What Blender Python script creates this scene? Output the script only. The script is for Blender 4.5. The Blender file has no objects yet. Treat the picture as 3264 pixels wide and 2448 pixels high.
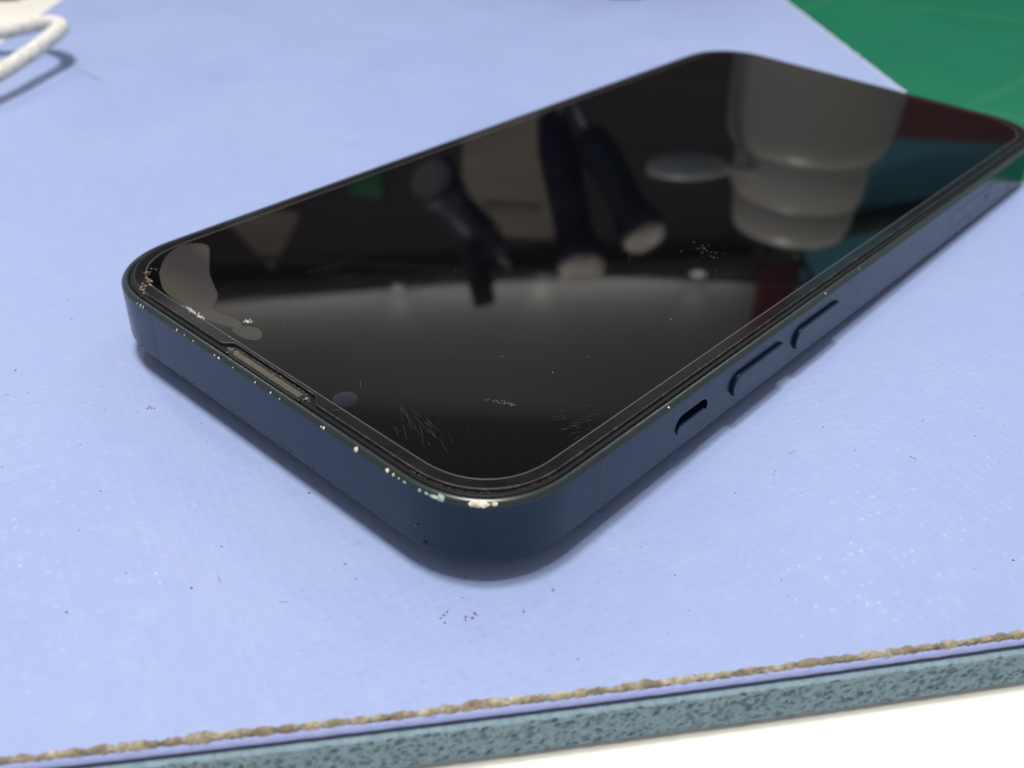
import bpy, bmesh, math, random
from mathutils import Vector, Matrix, noise

MM = 0.001
scene = bpy.context.scene
col = scene.collection
R = math.radians

# ------------------------------------------------------------------ camera
CAM_LOC = Vector((-45.448, 194.566, 74.725)) * MM
RT = Vector((-0.73679, -0.67594, 0.01571))
UP = Vector((0.40205, -0.41933, 0.81395))
FW = Vector((0.54359, -0.60603, -0.58072))
cam_d = bpy.data.cameras.new('camera')
cam = bpy.data.objects.new('camera', cam_d)
col.objects.link(cam)
M = Matrix((RT, UP, -FW)).transposed().to_4x4()
M.translation = CAM_LOC
cam.matrix_world = M
cam_d.sensor_width = 36.0
cam_d.lens = 35.5
cam_d.clip_start = 0.005
cam_d.clip_end = 20.0
cam_d.dof.use_dof = True
cam_d.dof.focus_distance = 0.112
cam_d.dof.aperture_fstop = 26.0
scene.camera = cam

# ------------------------------------------------------------------ light
world = bpy.data.worlds.new('World')
scene.world = world
world.use_nodes = True
bg = world.node_tree.nodes['Background']
bg.inputs[0].default_value = (0.93, 0.95, 1.0, 1)
bg.inputs[1].default_value = 0.47


def area(name, loc, target, size, power, color=(1, 0.97, 0.92), sy=None):
    d = bpy.data.lights.new(name, 'AREA')
    d.shape = 'RECTANGLE' if sy else 'DISK'
    d.size = size
    if sy:
        d.size_y = sy
    d.energy = power
    d.color = color
    o = bpy.data.objects.new(name, d)
    col.objects.link(o)
    o.location = Vector(loc) * MM
    o.rotation_euler = (Vector(target) * MM - o.location).to_track_quat('-Z', 'Y').to_euler()
    return o


area('bench_lamp', (80, 108, 820), (30, 100, 0), 0.07, 3.9)
area('ceiling_lamp', (20, 168, 1600), (30, 100, 0), 0.30, 16.0)
area('ceiling_lamp', (820, -82, 790), (30, 171, 0), 0.15, 1.5)
area('ceiling_lamp', (193, -700, 790), (-25, 119, 0), 0.14, 0.95)

vs = scene.view_settings
vs.view_transform = 'Standard'
vs.look = 'None'
vs.exposure = 0.0
vs.gamma = 1.0
scene.cycles.max_bounces = 8
scene.cycles.caustics_reflective = False
scene.cycles.caustics_refractive = False
scene.cycles.sample_clamp_indirect = 4.0

# ------------------------------------------------------------------ helpers
def tag(o, label=None, cat=None, group=None, kind=None):
    if label: o['label'] = label
    if cat: o['category'] = cat
    if group: o['group'] = group
    if kind: o['kind'] = kind
    return o


def empty(name, loc=(0, 0, 0), parent=None):
    o = bpy.data.objects.new(name, None)
    col.objects.link(o)
    o.empty_display_size = 0.01
    o.location = Vector(loc) * MM
    o.parent = parent
    return o


def link(name, verts, faces, mat, parent=None, smooth=True, sharp=35, scale=MM):
    me = bpy.data.meshes.new(name)
    me.from_pydata([Vector(v) * scale for v in verts], [], faces)
    me.update()
    bm = bmesh.new(); bm.from_mesh(me)
    bmesh.ops.recalc_face_normals(bm, faces=bm.faces[:])
    bm.to_mesh(me); bm.free()
    if smooth:
        for p in me.polygons: p.use_smooth = True
        me.set_sharp_from_angle(angle=R(sharp))
    if mat: me.materials.append(mat)
    o = bpy.data.objects.new(name, me)
    col.objects.link(o)
    o.parent = parent
    return o


def box_vf(x0, x1, y0, y1, z0, z1):
    v = [(x0, y0, z0), (x1, y0, z0), (x1, y1, z0), (x0, y1, z0), (x0, y0, z1), (x1, y0, z1), (x1, y1, z1), (x0, y1, z1)]
    f = [(0, 3, 2, 1), (4, 5, 6, 7), (0, 1, 5, 4), (1, 2, 6, 5), (2, 3, 7, 6), (3, 0, 4, 7)]
    return v, f


def bevel_obj(o, w, seg=3):
    bm = bmesh.new(); bm.from_mesh(o.data)
    bmesh.ops.bevel(bm, geom=bm.edges[:], offset=w * MM, segments=seg, profile=0.6, affect='EDGES')
    bm.to_mesh(o.data); bm.free()
    for p in o.data.polygons: p.use_smooth = True
    o.data.set_sharp_from_angle(angle=R(40))
    return o


def loops(rings, closed_rings=False, cap0=False, cap1=False):
    """rings: list of equal-length closed point loops -> verts, faces"""
    n = len(rings[0]); v = [p for r in rings for p in r]; f = []
    m = len(rings)
    for i in range(m if closed_rings else m - 1):
        a = i * n; b = ((i + 1) % m) * n
        for j in range(n):
            k = (j + 1) % n
            f.append((a + j, a + k, b + k, b + j))
    if cap0: f.append(tuple(range(n)))
    if cap1: f.append(tuple(range((m - 1) * n, m * n)))
    return v, f


def lathe(prof, n=40, cap0=True, cap1=True):
    rings = [[(r * math.cos(2 * math.pi * k / n), r * math.sin(2 * math.pi * k / n), z) for k in range(n)] for r, z in prof]
    return loops(rings, cap0=cap0, cap1=cap1)


def catmull(pts, sub=10):
    P = [Vector(p) for p in pts]
    P = [P[0] * 2 - P[1]] + P + [P[-1] * 2 - P[-2]]
    out = []
    for i in range(1, len(P) - 2):
        for s in range(sub):
            t = s / sub
            a, b, c, d = P[i - 1:i + 3]
            out.append(0.5 * ((2 * b) + (c - a) * t + (2 * a - 5 * b + 4 * c - d) * t * t + (3 * b - a - 3 * c + d) * t ** 3))
    out.append(P[-2])
    return out


def tube(path, r, n=16):
    """tube with per-vertex (angle, length) uv returned as list"""
    rings = []; up = Vector((0, 0, 1)); length = 0; uv = []
    for i, p in enumerate(path):
        t = (path[min(i + 1, len(path) - 1)] - path[max(i - 1, 0)]).normalized()
        a = t.cross(up).normalized(); b = a.cross(t)
        if i: length += (p - path[i - 1]).length
        rr_ = r(i / (len(path) - 1)) if callable(r) else r
        rings.append([tuple(p + (a * math.cos(2 * math.pi * k / n) + b * math.sin(2 * math.pi * k / n)) * rr_) for k in range(n)])
    return loops(rings, cap0=True, cap1=True)


def sstep(a, b, x):
    t = min(max((x - a) / (b - a), 0), 1)
    return t * t * (3 - 2 * t)

# ------------------------------------------------------------------ materials
def mat(name, color=(0.5, 0.5, 0.5), rough=0.5, metal=0.0, ior=1.5, spec=0.5, **kw):
    m = bpy.data.materials.new(name)
    m.use_nodes = True
    b = m.node_tree.nodes['Principled BSDF']
    b.inputs['Base Color'].default_value = (*color, 1)
    b.inputs['Roughness'].default_value = rough
    b.inputs['Metallic'].default_value = metal
    b.inputs['IOR'].default_value = ior
    b.inputs['Specular IOR Level'].default_value = spec
    for k, v in kw.items():
        b.inputs[k].default_value = v
    return m


class NT:
    def __init__(s, m):
        s.t = m.node_tree; s.b = s.t.nodes['Principled BSDF']
        s.tc = s.t.nodes.new('ShaderNodeTexCoord')

    def n(s, kind, **kw):
        nd = s.t.nodes.new(kind)
        for k, v in kw.items():
            if k.startswith('i_'):
                nd.inputs[k[2:].replace('_', ' ')].default_value = v
            else:
                setattr(nd, k, v)
        return nd

    def l(s, a, b): s.t.links.new(a, b)

    def noise(s, scale, detail=4, rough=0.55, coord=None, stretch=None):
        src = coord or s.tc.outputs['Object']
        if stretch:
            mp = s.n('ShaderNodeMapping'); mp.inputs['Scale'].default_value = stretch
            s.l(src, mp.inputs['Vector']); src = mp.outputs[0]
        nd = s.n('ShaderNodeTexNoise', i_Scale=scale, i_Detail=detail, i_Roughness=rough)
        s.l(src, nd.inputs['Vector'])
        return nd.outputs['Fac']

    def ramp(s, fac, stops):
        r = s.n('ShaderNodeValToRGB')
        e = r.color_ramp.elements
        while len(e) < len(stops): e.new(0.5)
        for el, (p, c) in zip(e, stops):
            el.position = p
            el.color = (*c, 1) if not isinstance(c, float) else (c, c, c, 1)
        s.l(fac, r.inputs[0])
        return r.outputs[0]

    def mix(s, fac, a, b):
        mx = s.n('ShaderNodeMix', data_type='RGBA')
        for sock, v in ((mx.inputs[0], fac), (mx.inputs[6], a), (mx.inputs[7], b)):
            if isinstance(v, (int, float)): sock.default_value = v
            elif isinstance(v, tuple): sock.default_value = (*v, 1)
            else: s.l(v, sock)
        return mx.outputs[2]

    def math(s, op, a, b=None):
        nd = s.n('ShaderNodeMath', operation=op)
        for i, v in enumerate((a, b)):
            if v is None: continue
            if isinstance(v, (int, float)): nd.inputs[i].default_value = v
            else: s.l(v, nd.inputs[i])
        return nd.outputs[0]

    def bump(s, h, strength=0.3, dist=0.0002, prev=None):
        bp = s.n('ShaderNodeBump', i_Strength=strength, i_Distance=dist)
        s.l(h, bp.inputs['Height'])
        if prev: s.l(prev, bp.inputs['Normal'])
        return bp.outputs[0]

# lavender vinyl: soft leather grain, faint blotches
m_mat = mat('lavender_vinyl', (0.33, 0.40, 0.68), 0.42)
t = NT(m_mat)
big = t.noise(18, 4)
fine = t.noise(1500, 3, 0.6)
streak = t.noise(60, 4, 0.6, stretch=(0.25, 1.6, 1))
c = t.ramp(big, [(0.3, (0.258, 0.325, 0.548)), (0.7, (0.286, 0.350, 0.568))])
c = t.mix(t.ramp(streak, [(0.58, 0.0), (0.85, 0.30)]), c, (0.33, 0.37, 0.57))
dirt = t.noise(2600, 2, 0.5)
dm = t.math('MULTIPLY', t.ramp(dirt, [(0.70, 0.0), (0.76, 1.0)]), t.ramp(t.noise(45, 3), [(0.52, 0.0), (0.74, 0.32)]))
c = t.mix(dm, c, (0.17, 0.16, 0.22))
c = t.mix(t.ramp(t.noise(620, 4, 0.7), [(0.35, 0.16), (0.5, 0.0)]), c, (0.22, 0.275, 0.50))
c = t.mix(t.ramp(t.noise(240, 4, 0.65), [(0.52, 0.0), (0.72, 0.22)]), c, (0.36, 0.405, 0.60))
t.l(c, t.b.inputs['Base Color'])
mpv = t.n('ShaderNodeMapping'); mpv.inputs['Rotation'].default_value = (0, 0, 0.35); t.l(t.tc.outputs['Object'], mpv.inputs['Vector'])
vo = t.n('ShaderNodeTexVoronoi', i_Scale=820.0, i_Randomness=0.32, feature='SMOOTH_F1'); t.l(mpv.outputs[0], vo.inputs['Vector'])
h = t.math('ADD', t.math('MULTIPLY', vo.outputs['Distance'], -1.0), t.math('MULTIPLY', fine, 0.40))
t.l(t.bump(h, 0.29, 0.00022), t.b.inputs['Normal'])
knob = t.ramp(vo.outputs['Distance'], [(0.12, 1.0), (0.42, 0.0)])
pick = t.ramp(t.noise(480, 2, 0.5), [(0.40, 0.0), (0.60, 1.0)])
rg_ = t.math('SUBTRACT', t.ramp(t.noise(60, 3), [(0.3, 0.42), (0.7, 0.52)]), t.math('MULTIPLY', t.math('MULTIPLY', knob, pick), 0.215))
t.l(rg_, t.b.inputs['Roughness'])

# tan fibre core of the cut edge
m_core = mat('tan_fibre', (0.30, 0.24, 0.15), 0.9)
t = NT(m_core)
c0 = t.ramp(t.noise(800, 5, 0.75), [(0.3, (0.18, 0.15, 0.105)), (0.5, (0.38, 0.335, 0.245)), (0.72, (0.62, 0.57, 0.46))])
t.l(t.mix(t.ramp(t.noise(300, 3, 0.6), [(0.42, 0.0), (0.58, 0.75)]), c0, (0.15, 0.118, 0.078)), t.b.inputs['Base Color'])
t.l(t.bump(t.noise(2600, 3), 0.6, 0.0002), t.b.inputs['Normal'])
m_lip = mat('lavender_underlayer', (0.27, 0.315, 0.565), 0.7)
m_navy_layer = mat('dark_navy', (0.045, 0.06, 0.16), 0.7)
m_foam = mat('teal_foam', (0.24, 0.38, 0.42), 0.95)
t = NT(m_foam)
f1 = t.noise(1500, 3, 0.6)
t.l(t.ramp(f1, [(0.25, (0.15, 0.225, 0.28)), (0.5, (0.21, 0.30, 0.36)), (0.8, (0.27, 0.365, 0.42))]), t.b.inputs['Base Color'])
t.l(t.bump(t.noise(3500, 2), 0.5, 0.0001), t.b.inputs['Normal'])
m_fray = mat('pale_frayed_edge', (0.50, 0.53, 0.66), 0.9)

# white tabletop
m_table = mat('white_laminate', (0.80, 0.78, 0.72), 0.35)
t = NT(m_table)
sp = t.ramp(t.noise(420, 2), [(0.73, 0.0), (0.80, 0.35)])
t.l(t.mix(sp, (0.80, 0.775, 0.70), (0.62, 0.52, 0.34)), t.b.inputs['Base Color'])

# green cutting surface with faint knife lines
m_green = mat('green_board', (0.006, 0.125, 0.070), 0.6, 0.0, 1.4, 0.15)
t = NT(m_green)
wv = t.n('ShaderNodeTexWave', wave_type='BANDS', i_Scale=5.0, i_Distortion=1.6, i_Detail=1.0); t.l(t.tc.outputs['Object'], wv.inputs['Vector'])
mp = t.n('ShaderNodeMapping'); mp.inputs['Rotation'].default_value = (0, 0, 1.15); t.l(t.tc.outputs['Object'], mp.inputs['Vector'])
wv2 = t.n('ShaderNodeTexWave', wave_type='BANDS', i_Scale=4.0, i_Distortion=2.2, i_Detail=1.0); t.l(mp.outputs[0], wv2.inputs['Vector'])
ln = t.math('MAXIMUM', t.ramp(wv.outputs['Fac'], [(0.994, 0.0), (1.0, 0.12)]), t.ramp(wv2.outputs['Fac'], [(0.995, 0.0), (1.0, 0.14)]))
cg = t.ramp(t.noise(14, 4), [(0.3, (0.003, 0.105, 0.056)), (0.7, (0.009, 0.135, 0.074))])
t.l(t.mix(ln, cg, (0.09, 0.22, 0.13)), t.b.inputs['Base Color'])

# phone materials
m_frame = mat('dark_anodised_frame', (0.01, 0.016, 0.036), 0.24, 0.0, 1.47)
t = NT(m_frame)
nb = t.noise(160, 4)
cf = t.ramp(nb, [(0.3, (0.002, 0.009, 0.026)), (0.7, (0.003, 0.012, 0.034))])
spk = t.noise(1900, 2)
cf = t.mix(t.ramp(spk, [(0.70, 0.0), (0.78, 0.6)]), cf, (0.004, 0.005, 0.009))
# scuffed paint low on the far top corner
sx = t.n('ShaderNodeSeparateXYZ'); t.l(t.tc.outputs['Object'], sx.inputs[0])
mk = t.math('MULTIPLY', t.math('GREATER_THAN', sx.outputs['X'], 0.0690),
            t.math('LESS_THAN', t.math('ADD', sx.outputs['Z'], t.math('MULTIPLY', t.noise(900, 3), 0.002)), -0.0022))
cf = t.mix(t.math('MULTIPLY', mk, 0.75), cf, t.ramp(t.noise(1500, 4, 0.7), [(0.35, (0.02, 0.022, 0.03)), (0.65, (0.14, 0.145, 0.18))]))
t.l(cf, t.b.inputs['Base Color'])
t.l(t.math('ADD', t.ramp(t.noise(500, 3), [(0.3, 0.22), (0.7, 0.30)]), t.math('MULTIPLY', mk, 0.25)), t.b.inputs['Roughness'])
t.l(t.bump(t.noise(3000, 2), 0.05, 0.0001), t.b.inputs['Normal'])

m_frame.node_tree.nodes['Principled BSDF'].inputs['Specular Tint'].default_value = (0.76, 0.94, 1.0, 1)
m_rim = mat('dark_green_rim', (0.006, 0.013, 0.015), 0.30, 0.0, 1.6)
m_black = mat('black_glass', (0.003, 0.003, 0.005), 0.45, 0.0, 1.4, 0.3)
m_screen = mat('display_glass', (0.0035, 0.0035, 0.0045), 0.02)
t = NT(m_screen)
sm = t.math('MULTIPLY', t.ramp(t.noise(95, 5, 0.65, stretch=(1.4, 0.7, 1)), [(0.52, 0.0), (0.75, 1.0)]), t.ramp(t.noise(28, 3), [(0.45, 0.0), (0.65, 1.0)]))
t.l(t.math('ADD', t.math('MULTIPLY', sm, 0.10), 0.030), t.b.inputs['Roughness'])
t.l(t.mix(t.math('MULTIPLY', sm, 0.5), (0.0014, 0.0015, 0.0022), (0.0045, 0.0046, 0.0052)), t.b.inputs['Base Color'])
m_border = mat('protector_border', (0.010, 0.010, 0.012), 0.10)
t = NT(m_border)
t.l(t.ramp(t.noise(350, 5, 0.7), [(0.35, (0.005, 0.005, 0.007)), (0.75, (0.013, 0.012, 0.014))]), t.b.inputs['Base Color'])
m_edge = mat('protector_edge', (0.05, 0.048, 0.05), 0.55)
t = NT(m_edge)
t.l(t.ramp(t.noise(1400, 4, 0.7), [(0.45, (0.008, 0.008, 0.010)), (0.75, (0.09, 0.078, 0.066))]), t.b.inputs['Base Color'])
m_line = mat('adhesive_line', (0.075, 0.068, 0.065), 0.4)
m_chip = mat('bare_metal_chip', (0.62, 0.55, 0.45), 0.55)
t = NT(m_chip)
t.l(t.ramp(t.noise(1800, 3), [(0.3, (0.34, 0.28, 0.21)), (0.6, (0.66, 0.60, 0.50))]), t.b.inputs['Base Color'])
m_chip2 = mat('teal_chip', (0.26, 0.36, 0.34), 0.5)
m_grime = mat('tan_grime', (0.22, 0.185, 0.135), 0.95)
t = NT(m_grime)
t.l(t.ramp(t.noise(2500, 4), [(0.3, (0.07, 0.055, 0.04)), (0.65, (0.30, 0.25, 0.19))]), t.b.inputs['Base Color'])
m_mesh = mat('dusty_speaker_mesh', (0.12, 0.11, 0.085), 0.9)
m_slot = mat('slot_black', (0.006, 0.006, 0.008), 0.5)
m_dust = mat('pale_dust', (0.42, 0.40, 0.38), 0.9)
m_speck = mat('grey_speck', (0.24, 0.23, 0.22), 0.9)
m_scr = mat('glass_scratch', (0.045, 0.045, 0.048), 0.5)
m_bub = mat('air_pocket', (0.055, 0.050, 0.048), 0.16)
t = NT(m_bub)
gx = t.n('ShaderNodeSeparateXYZ'); t.l(t.tc.outputs['Object'], gx.inputs[0])
gy = t.math('ADD', t.math('MULTIPLY', t.math('SUBTRACT', gx.outputs['Y'], 0.1325), 90.9), t.math('MULTIPLY', t.math('SUBTRACT', t.noise(130, 4), 0.5), 0.5))
t.l(t.ramp(gy, [(0.05, (0.044, 0.036, 0.033)), (0.25, (0.026, 0.022, 0.024)), (0.6, (0.027, 0.025, 0.027)), (0.85, (0.040, 0.038, 0.027)), (1.0, (0.031, 0.038, 0.030))]), t.b.inputs['Base Color'])
m_bub2 = mat('rainbow_pocket', (0.045, 0.05, 0.045), 0.14)
t = NT(m_bub2)
t.l(t.ramp(t.noise(120, 2, 0.4, stretch=(1, 2.5, 1)), [(0.30, (0.034, 0.040, 0.034)), (0.45, (0.026, 0.043, 0.036)), (0.52, (0.048, 0.033, 0.035)), (0.60, (0.030, 0.044, 0.034)), (0.7, (0.040, 0.034, 0.030))]), t.b.inputs['Base Color'])
m_lens = mat('lens_glass', (0.016, 0.012, 0.020), 0.08)
m_back = mat('back_glass', (0.012, 0.016, 0.026), 0.2)
m_band = mat('antenna_band', (0.007, 0.012, 0.028), 0.34)

# bench things
m_braid = mat('white_braid', (0.74, 0.72, 0.67), 0.7)
t = NT(m_braid)
t.l(t.ramp(t.noise(900, 3), [(0.3, (0.46, 0.45, 0.42)), (0.6, (0.68, 0.665, 0.615))]), t.b.inputs['Base Color'])
m_frost = mat('frosted_plastic', (0.72, 0.68, 0.62), 0.34, 0.0, 1.35)
m_frost.node_tree.nodes['Principled BSDF'].inputs['Transmission Weight'].default_value = 0.55
m_frost2 = mat('milky_cap', (0.52, 0.49, 0.45), 0.35)
m_navy = mat('navy_rubber', (0.012, 0.016, 0.04), 0.5)
m_capw = mat('pale_end_cap', (0.55, 0.50, 0.44), 0.5)
t = NT(m_capw)
t.l(t.ramp(t.noise(260, 3), [(0.42, (0.48, 0.44, 0.40)), (0.58, (0.74, 0.68, 0.60))]), t.b.inputs['Base Color'])
m_capc = mat('clear_end_cap', (0.22, 0.20, 0.18), 0.15)
m_steel = mat('tool_steel', (0.55, 0.55, 0.55), 0.25, 1.0)
m_wood = mat('dark_brown_wood', (0.045, 0.022, 0.020), 0.6)
t = NT(m_wood)
t.l(t.ramp(t.noise(8, 4, stretch=(1, 1, 12)), [(0.3, (0.020, 0.013, 0.015)), (0.7, (0.040, 0.025, 0.025))]), t.b.inputs['Base Color'])
m_card = mat('cream_card', (0.56, 0.48, 0.38), 0.8)
t = NT(m_card)
t.l(t.ramp(t.noise(20, 4, stretch=(1, 1, 4)), [(0.3, (0.22, 0.19, 0.16)), (0.7, (0.32, 0.28, 0.23))]), t.b.inputs['Base Color'])
m_panel = mat('grey_white_panel', (0.24, 0.24, 0.235), 0.5)
m_red = mat('dark_red_plastic', (0.10, 0.008, 0.014), 0.45)
m_redb = mat('maroon_laminate', (0.080, 0.018, 0.020), 0.4)
m_teal = mat('teal_board', (0.08, 0.30, 0.40), 0.5)
m_rubber = mat('black_rubber', (0.01, 0.012, 0.012), 0.6)
m_amber = mat('amber_glass', (0.07, 0.028, 0.018), 0.2)
m_gclip = mat('green_plastic', (0.008, 0.12, 0.045), 0.5)
m_lampc = mat('lamp_lens', (0.9, 0.9, 0.9), 0.4)
nb_ = m_lampc.node_tree.nodes['Principled BSDF']
nb_.inputs['Emission Color'].default_value = (1, 0.97, 0.9, 1)
nb_.inputs['Emission Strength'].default_value = 0.5
m_grit = mat('dark_grit', (0.10, 0.075, 0.065), 0.9)
m_hair = mat('fine_fibre', (0.09, 0.09, 0.14), 0.8)

# bench frame: u runs away from the viewer, v to the left, z up (mm)
U = Vector((0.66, -0.7513, 0)); V = Vector((0.7513, 0.66, 0))
def W3(u, v, z=0.0):
    p = U * u + V * v
    return Vector((p.x, p.y, z))
ROT_UV = Matrix(((U.x, V.x, 0), (U.y, V.y, 0), (0, 0, 1))).to_4x4()

TABLE_Z = -6.9
# ------------------------------------------------------------------ table
o = link('table', [W3(-420, -620, TABLE_Z), W3(760, -620, TABLE_Z), W3(760, 620, TABLE_Z), W3(-420, 620, TABLE_Z)], [(0, 1, 2, 3)], m_table, smooth=False)
tag(o, 'white laminate worktop under the lavender pad', 'table', kind='structure')

# ------------------------------------------------------------------ lavender pad
def edge_front(v):
    """u of the cut front edge at v (slightly curved, from the photograph's place)"""
    x = (v - 91) / 60.0
    return -118.8 - 11.0 * x + 0.8 * x * x
EDGE_L, EDGE_R0, EDGE_R1 = 219.0, 8.0, 0.155   # left edge at v=EDGE_L ; right edge v = R0 + R1*u
FAR_U = 330.0
def right_v(u): return 5.6 + 0.158 * u

rnd = random.Random(7)
NF = 1500
vR = right_v(-112); vL = EDGE_L
def fpos(i): return vR + (vL - vR) * i / NF
def bead(v):
    ph = v * 1.62 + 1.9 * noise.noise(Vector((v * 0.33, 9, 0)))
    k = math.floor(ph / math.pi)
    amp = 0.55 + 0.75 * abs(noise.noise(Vector((k * 7.31, 3.7, 1.1)))) * 2
    return abs(math.sin(ph)) ** 0.8 * min(amp, 1.35)
def scal(v, seed, amp=1.0):
    a = noise.noise(Vector((v * 0.55, seed, 0)))
    cse = max(0, noise.noise(Vector((v * 0.13, seed + 3, 2)))) * 0.9
    f_ = noise.noise(Vector((v * 3.1, seed, 5)))
    return amp * (0.27 * bead(v) - 0.05 + 0.20 * a + cse * 0.55 + 0.16 * f_)

pad = tag(empty('work_mat', (0, 0, 0)), 'lavender blue vinyl work mat on teal foam beneath the phone', 'mat')

front_top = []
for i in range(NF + 1):
    v = fpos(i)
    front_top.append(W3(edge_front(v) + scal(v, 1.0) - 0.1, v, 0))
right_edge = []
NR = 900
for i in range(1, NR):
    u = edge_front(vR) + (FAR_U - edge_front(vR)) * i / NR
    j = 0.5 * noise.noise(Vector((u * 0.5, 4, 1))) + 0.35 * noise.noise(Vector((u * 1.9, 8, 1)))
    right_edge.append(W3(u, right_v(u) + j, 0))
left_edge = [W3(FAR_U - (FAR_U - edge_front(vL)) * i / 60, vL + 0.2 * noise.noise(Vector((i * 0.7, 3, 3))), 0) for i in range(0, 60)]
# polygon: front (v from R to L), left edge backwards from front to far, far, right edge
poly = front_top + list(reversed(left_edge)) + list(reversed(right_edge))
me = bpy.data.meshes.new('surface')
bm = bmesh.new()
vs_ = [bm.verts.new(p * MM) for p in poly]
fc = bm.faces.new(vs_)
if fc.normal.z < 0: fc.normal_flip()
bm.normal_update()
if fc.normal.z < 0: bmesh.ops.reverse_faces(bm, faces=[fc])
bmesh.ops.triangulate(bm, faces=bm.faces[:], quad_method='BEAUTY', ngon_method='EAR_CLIP')
bm.to_mesh(me); bm.free(); me.materials.append(m_mat)
so = bpy.data.objects.new('surface', me); col.objects.link(so); so.parent = pad

# tan core: bumpy ribbon below the top sheet
rows = []
K = 7
for k in range(K + 1):
    q = k / K
    row = []
    for i in range(NF + 1):
        v = fpos(i)
        top = edge_front(v) + scal(v, 1.0) - 0.1
        bd = bead(v)
        low = edge_front(v) - 0.26 - 0.20 * bd + 0.16 * noise.noise(Vector((v * 2.3, 5, 5)))
        u = top + (low - top) * q
        lump = math.sin(math.pi * q) * (0.19 * bd - 0.06 + 0.16 * noise.noise(Vector((v * 2.9, q * 2.2, 2))) + 0.11 * noise.noise(Vector((v * 9.0, q * 6, 2))))
        z = 0.012 * (k == 0) - 0.62 * q ** 1.3 + lump
        if k == 0: z = -0.004
        row.append(W3(u - 0.18 * math.sin(math.pi * q) * (0.5 + noise.noise(Vector((v * 2.1, 7, q)))), v, z))
    rows.append(row)
def grid(rows):
    n = len(rows[0]); vv = [p for r in rows for p in r]
    ff = [(a * n + j, a * n + j + 1, (a + 1) * n + j + 1, (a + 1) * n + j) for a in range(len(rows) - 1) for j in range(n - 1)]
    return vv, ff
link('cut_core', *grid(rows), m_core, pad, sharp=80)
# loose strands frayed out of the core
fr = random.Random(3); sv_, sf_ = [], []
for k in range(150):
    v = fr.uniform(30, 160); u0 = edge_front(v) + fr.uniform(-0.5, -0.05); z0 = -0.1 - 0.5 * fr.random(); a_ = fr.gauss(0, 0.7); L0 = fr.uniform(0.25, 1.3)
    b_ = len(sv_)
    for q in range(5):
        t_ = q / 4; p = W3(u0 - math.sin(a_) * L0 * t_ * 0.5, v + math.cos(a_) * L0 * t_, z0 + (0.32 * math.sin(2.4 * t_) + 0.05) * fr.uniform(0.7, 1.1))
        w_ = 0.035 * (1.1 - t_)
        sv_ += [p + U * w_, p - U * w_ + Vector((0, 0, w_)), p - Vector((0, 0, w_))]
    for q in range(4):
        for e_ in range(3):
            x0, x1 = b_ + q * 3 + e_, b_ + q * 3 + (e_ + 1) % 3
            sf_.append((x0, x1, x1 + 3, x0 + 3))
link('frayed_strands', sv_, sf_, m_core, pad, smooth=False)['kind'] = 'stuff'
# lavender lower layer under the core, then a thin dark navy layer
rows = []
for q, du, z in ((0, -0.18, -0.55), (1, -0.42, -0.59), (2, -0.70, -0.76), (3, -0.78, -0.88), (4, -0.80, -1.08), (5, -0.62, -1.13)):
    rows.append([W3(edge_front(fpos(i)) + du - (0.22 * abs(math.sin(fpos(i) * 1.9 + 2 * noise.noise(Vector((fpos(i) * 0.3, 5, 5))))) if q < 2 else 0.05 * noise.noise(Vector((fpos(i) * 0.6, q, 1)))), fpos(i), z) for i in range(0, NF + 1, 2)])
link('underlayer', *grid(rows), m_lip, pad, sharp=60)
rows = []
for du, z in ((-0.60, -1.08), (-0.68, -1.14), (-0.74, -1.56)):
    rows.append([W3(edge_front(fpos(i)) + du, fpos(i), z) for i in range(0, NF + 1, 10)])
link('navy_layer', *grid(rows), m_navy_layer, pad)

# foam: dense front face with pits, plus plain body
NX, NZ = 1500, 52
v0, v1 = 25.0, 165.0
ZT, ZBm = -1.52, TABLE_Z + 0.02
depth = [[0.0] * (NX + 1) for _ in range(NZ + 1)]
pg = random.Random(5)
dv, dz = (v1 - v0) / NX, (ZT - (ZBm + 0.32)) / NZ
for k in range(2600):
    big_ = pg.random() < 0.28
    pv, pz = pg.uniform(v0, v1), pg.uniform(ZBm + 0.3, ZT - 0.25)
    ra = pg.uniform(0.22, 0.42) if big_ else pg.uniform(0.10, 0.22)
    rb = ra * pg.uniform(0.38, 0.8); ti = pg.gauss(-0.30, 0.3); dp = ra * pg.uniform(0.7, 1.3)
    ct, st_ = math.cos(ti), math.sin(ti)
    for a in range(max(0, int((ZT - pz - ra) / dz)), min(NZ, int((ZT - pz + ra) / dz) + 1) + 1):
        for i in range(max(0, int((pv - ra - v0) / dv)), min(NX, int((pv + ra - v0) / dv) + 1) + 1):
            x = v0 + i * dv - pv; y = ZT - a * dz - pz
            e2 = ((x * ct + y * st_) / ra) ** 2 + ((-x * st_ + y * ct) / rb) ** 2
            if e2 < 1: depth[a][i] = max(depth[a][i], dp * (1 - e2) ** 0.6)
rows = []
for a in range(NZ + 1):
    q = a / NZ
    z = ZT + (ZBm + 0.32 - ZT) * q
    row = []
    for i in range(NX + 1):
        v = v0 + dv * i
        d = depth[a][i] + 0.05 * noise.noise(Vector((v * 5, z * 5, 1))) + 0.10 * noise.noise(Vector((v * 0.9, z * 0.9, 4)))
        rnd_top = 0.40 * (1 - sstep(0, 0.09, q)) + 0.18 * sstep(0.92, 1.0, q)
        k_ = sstep(0.06, 0.13, q) * (1 - sstep(0.95, 1, q))
        row.append(W3(edge_front(v) - 1.30 + rnd_top + d * k_, v, z))
    rows.append(row)
link('foam_face', *grid(rows), m_foam, pad, sharp=80)
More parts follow.
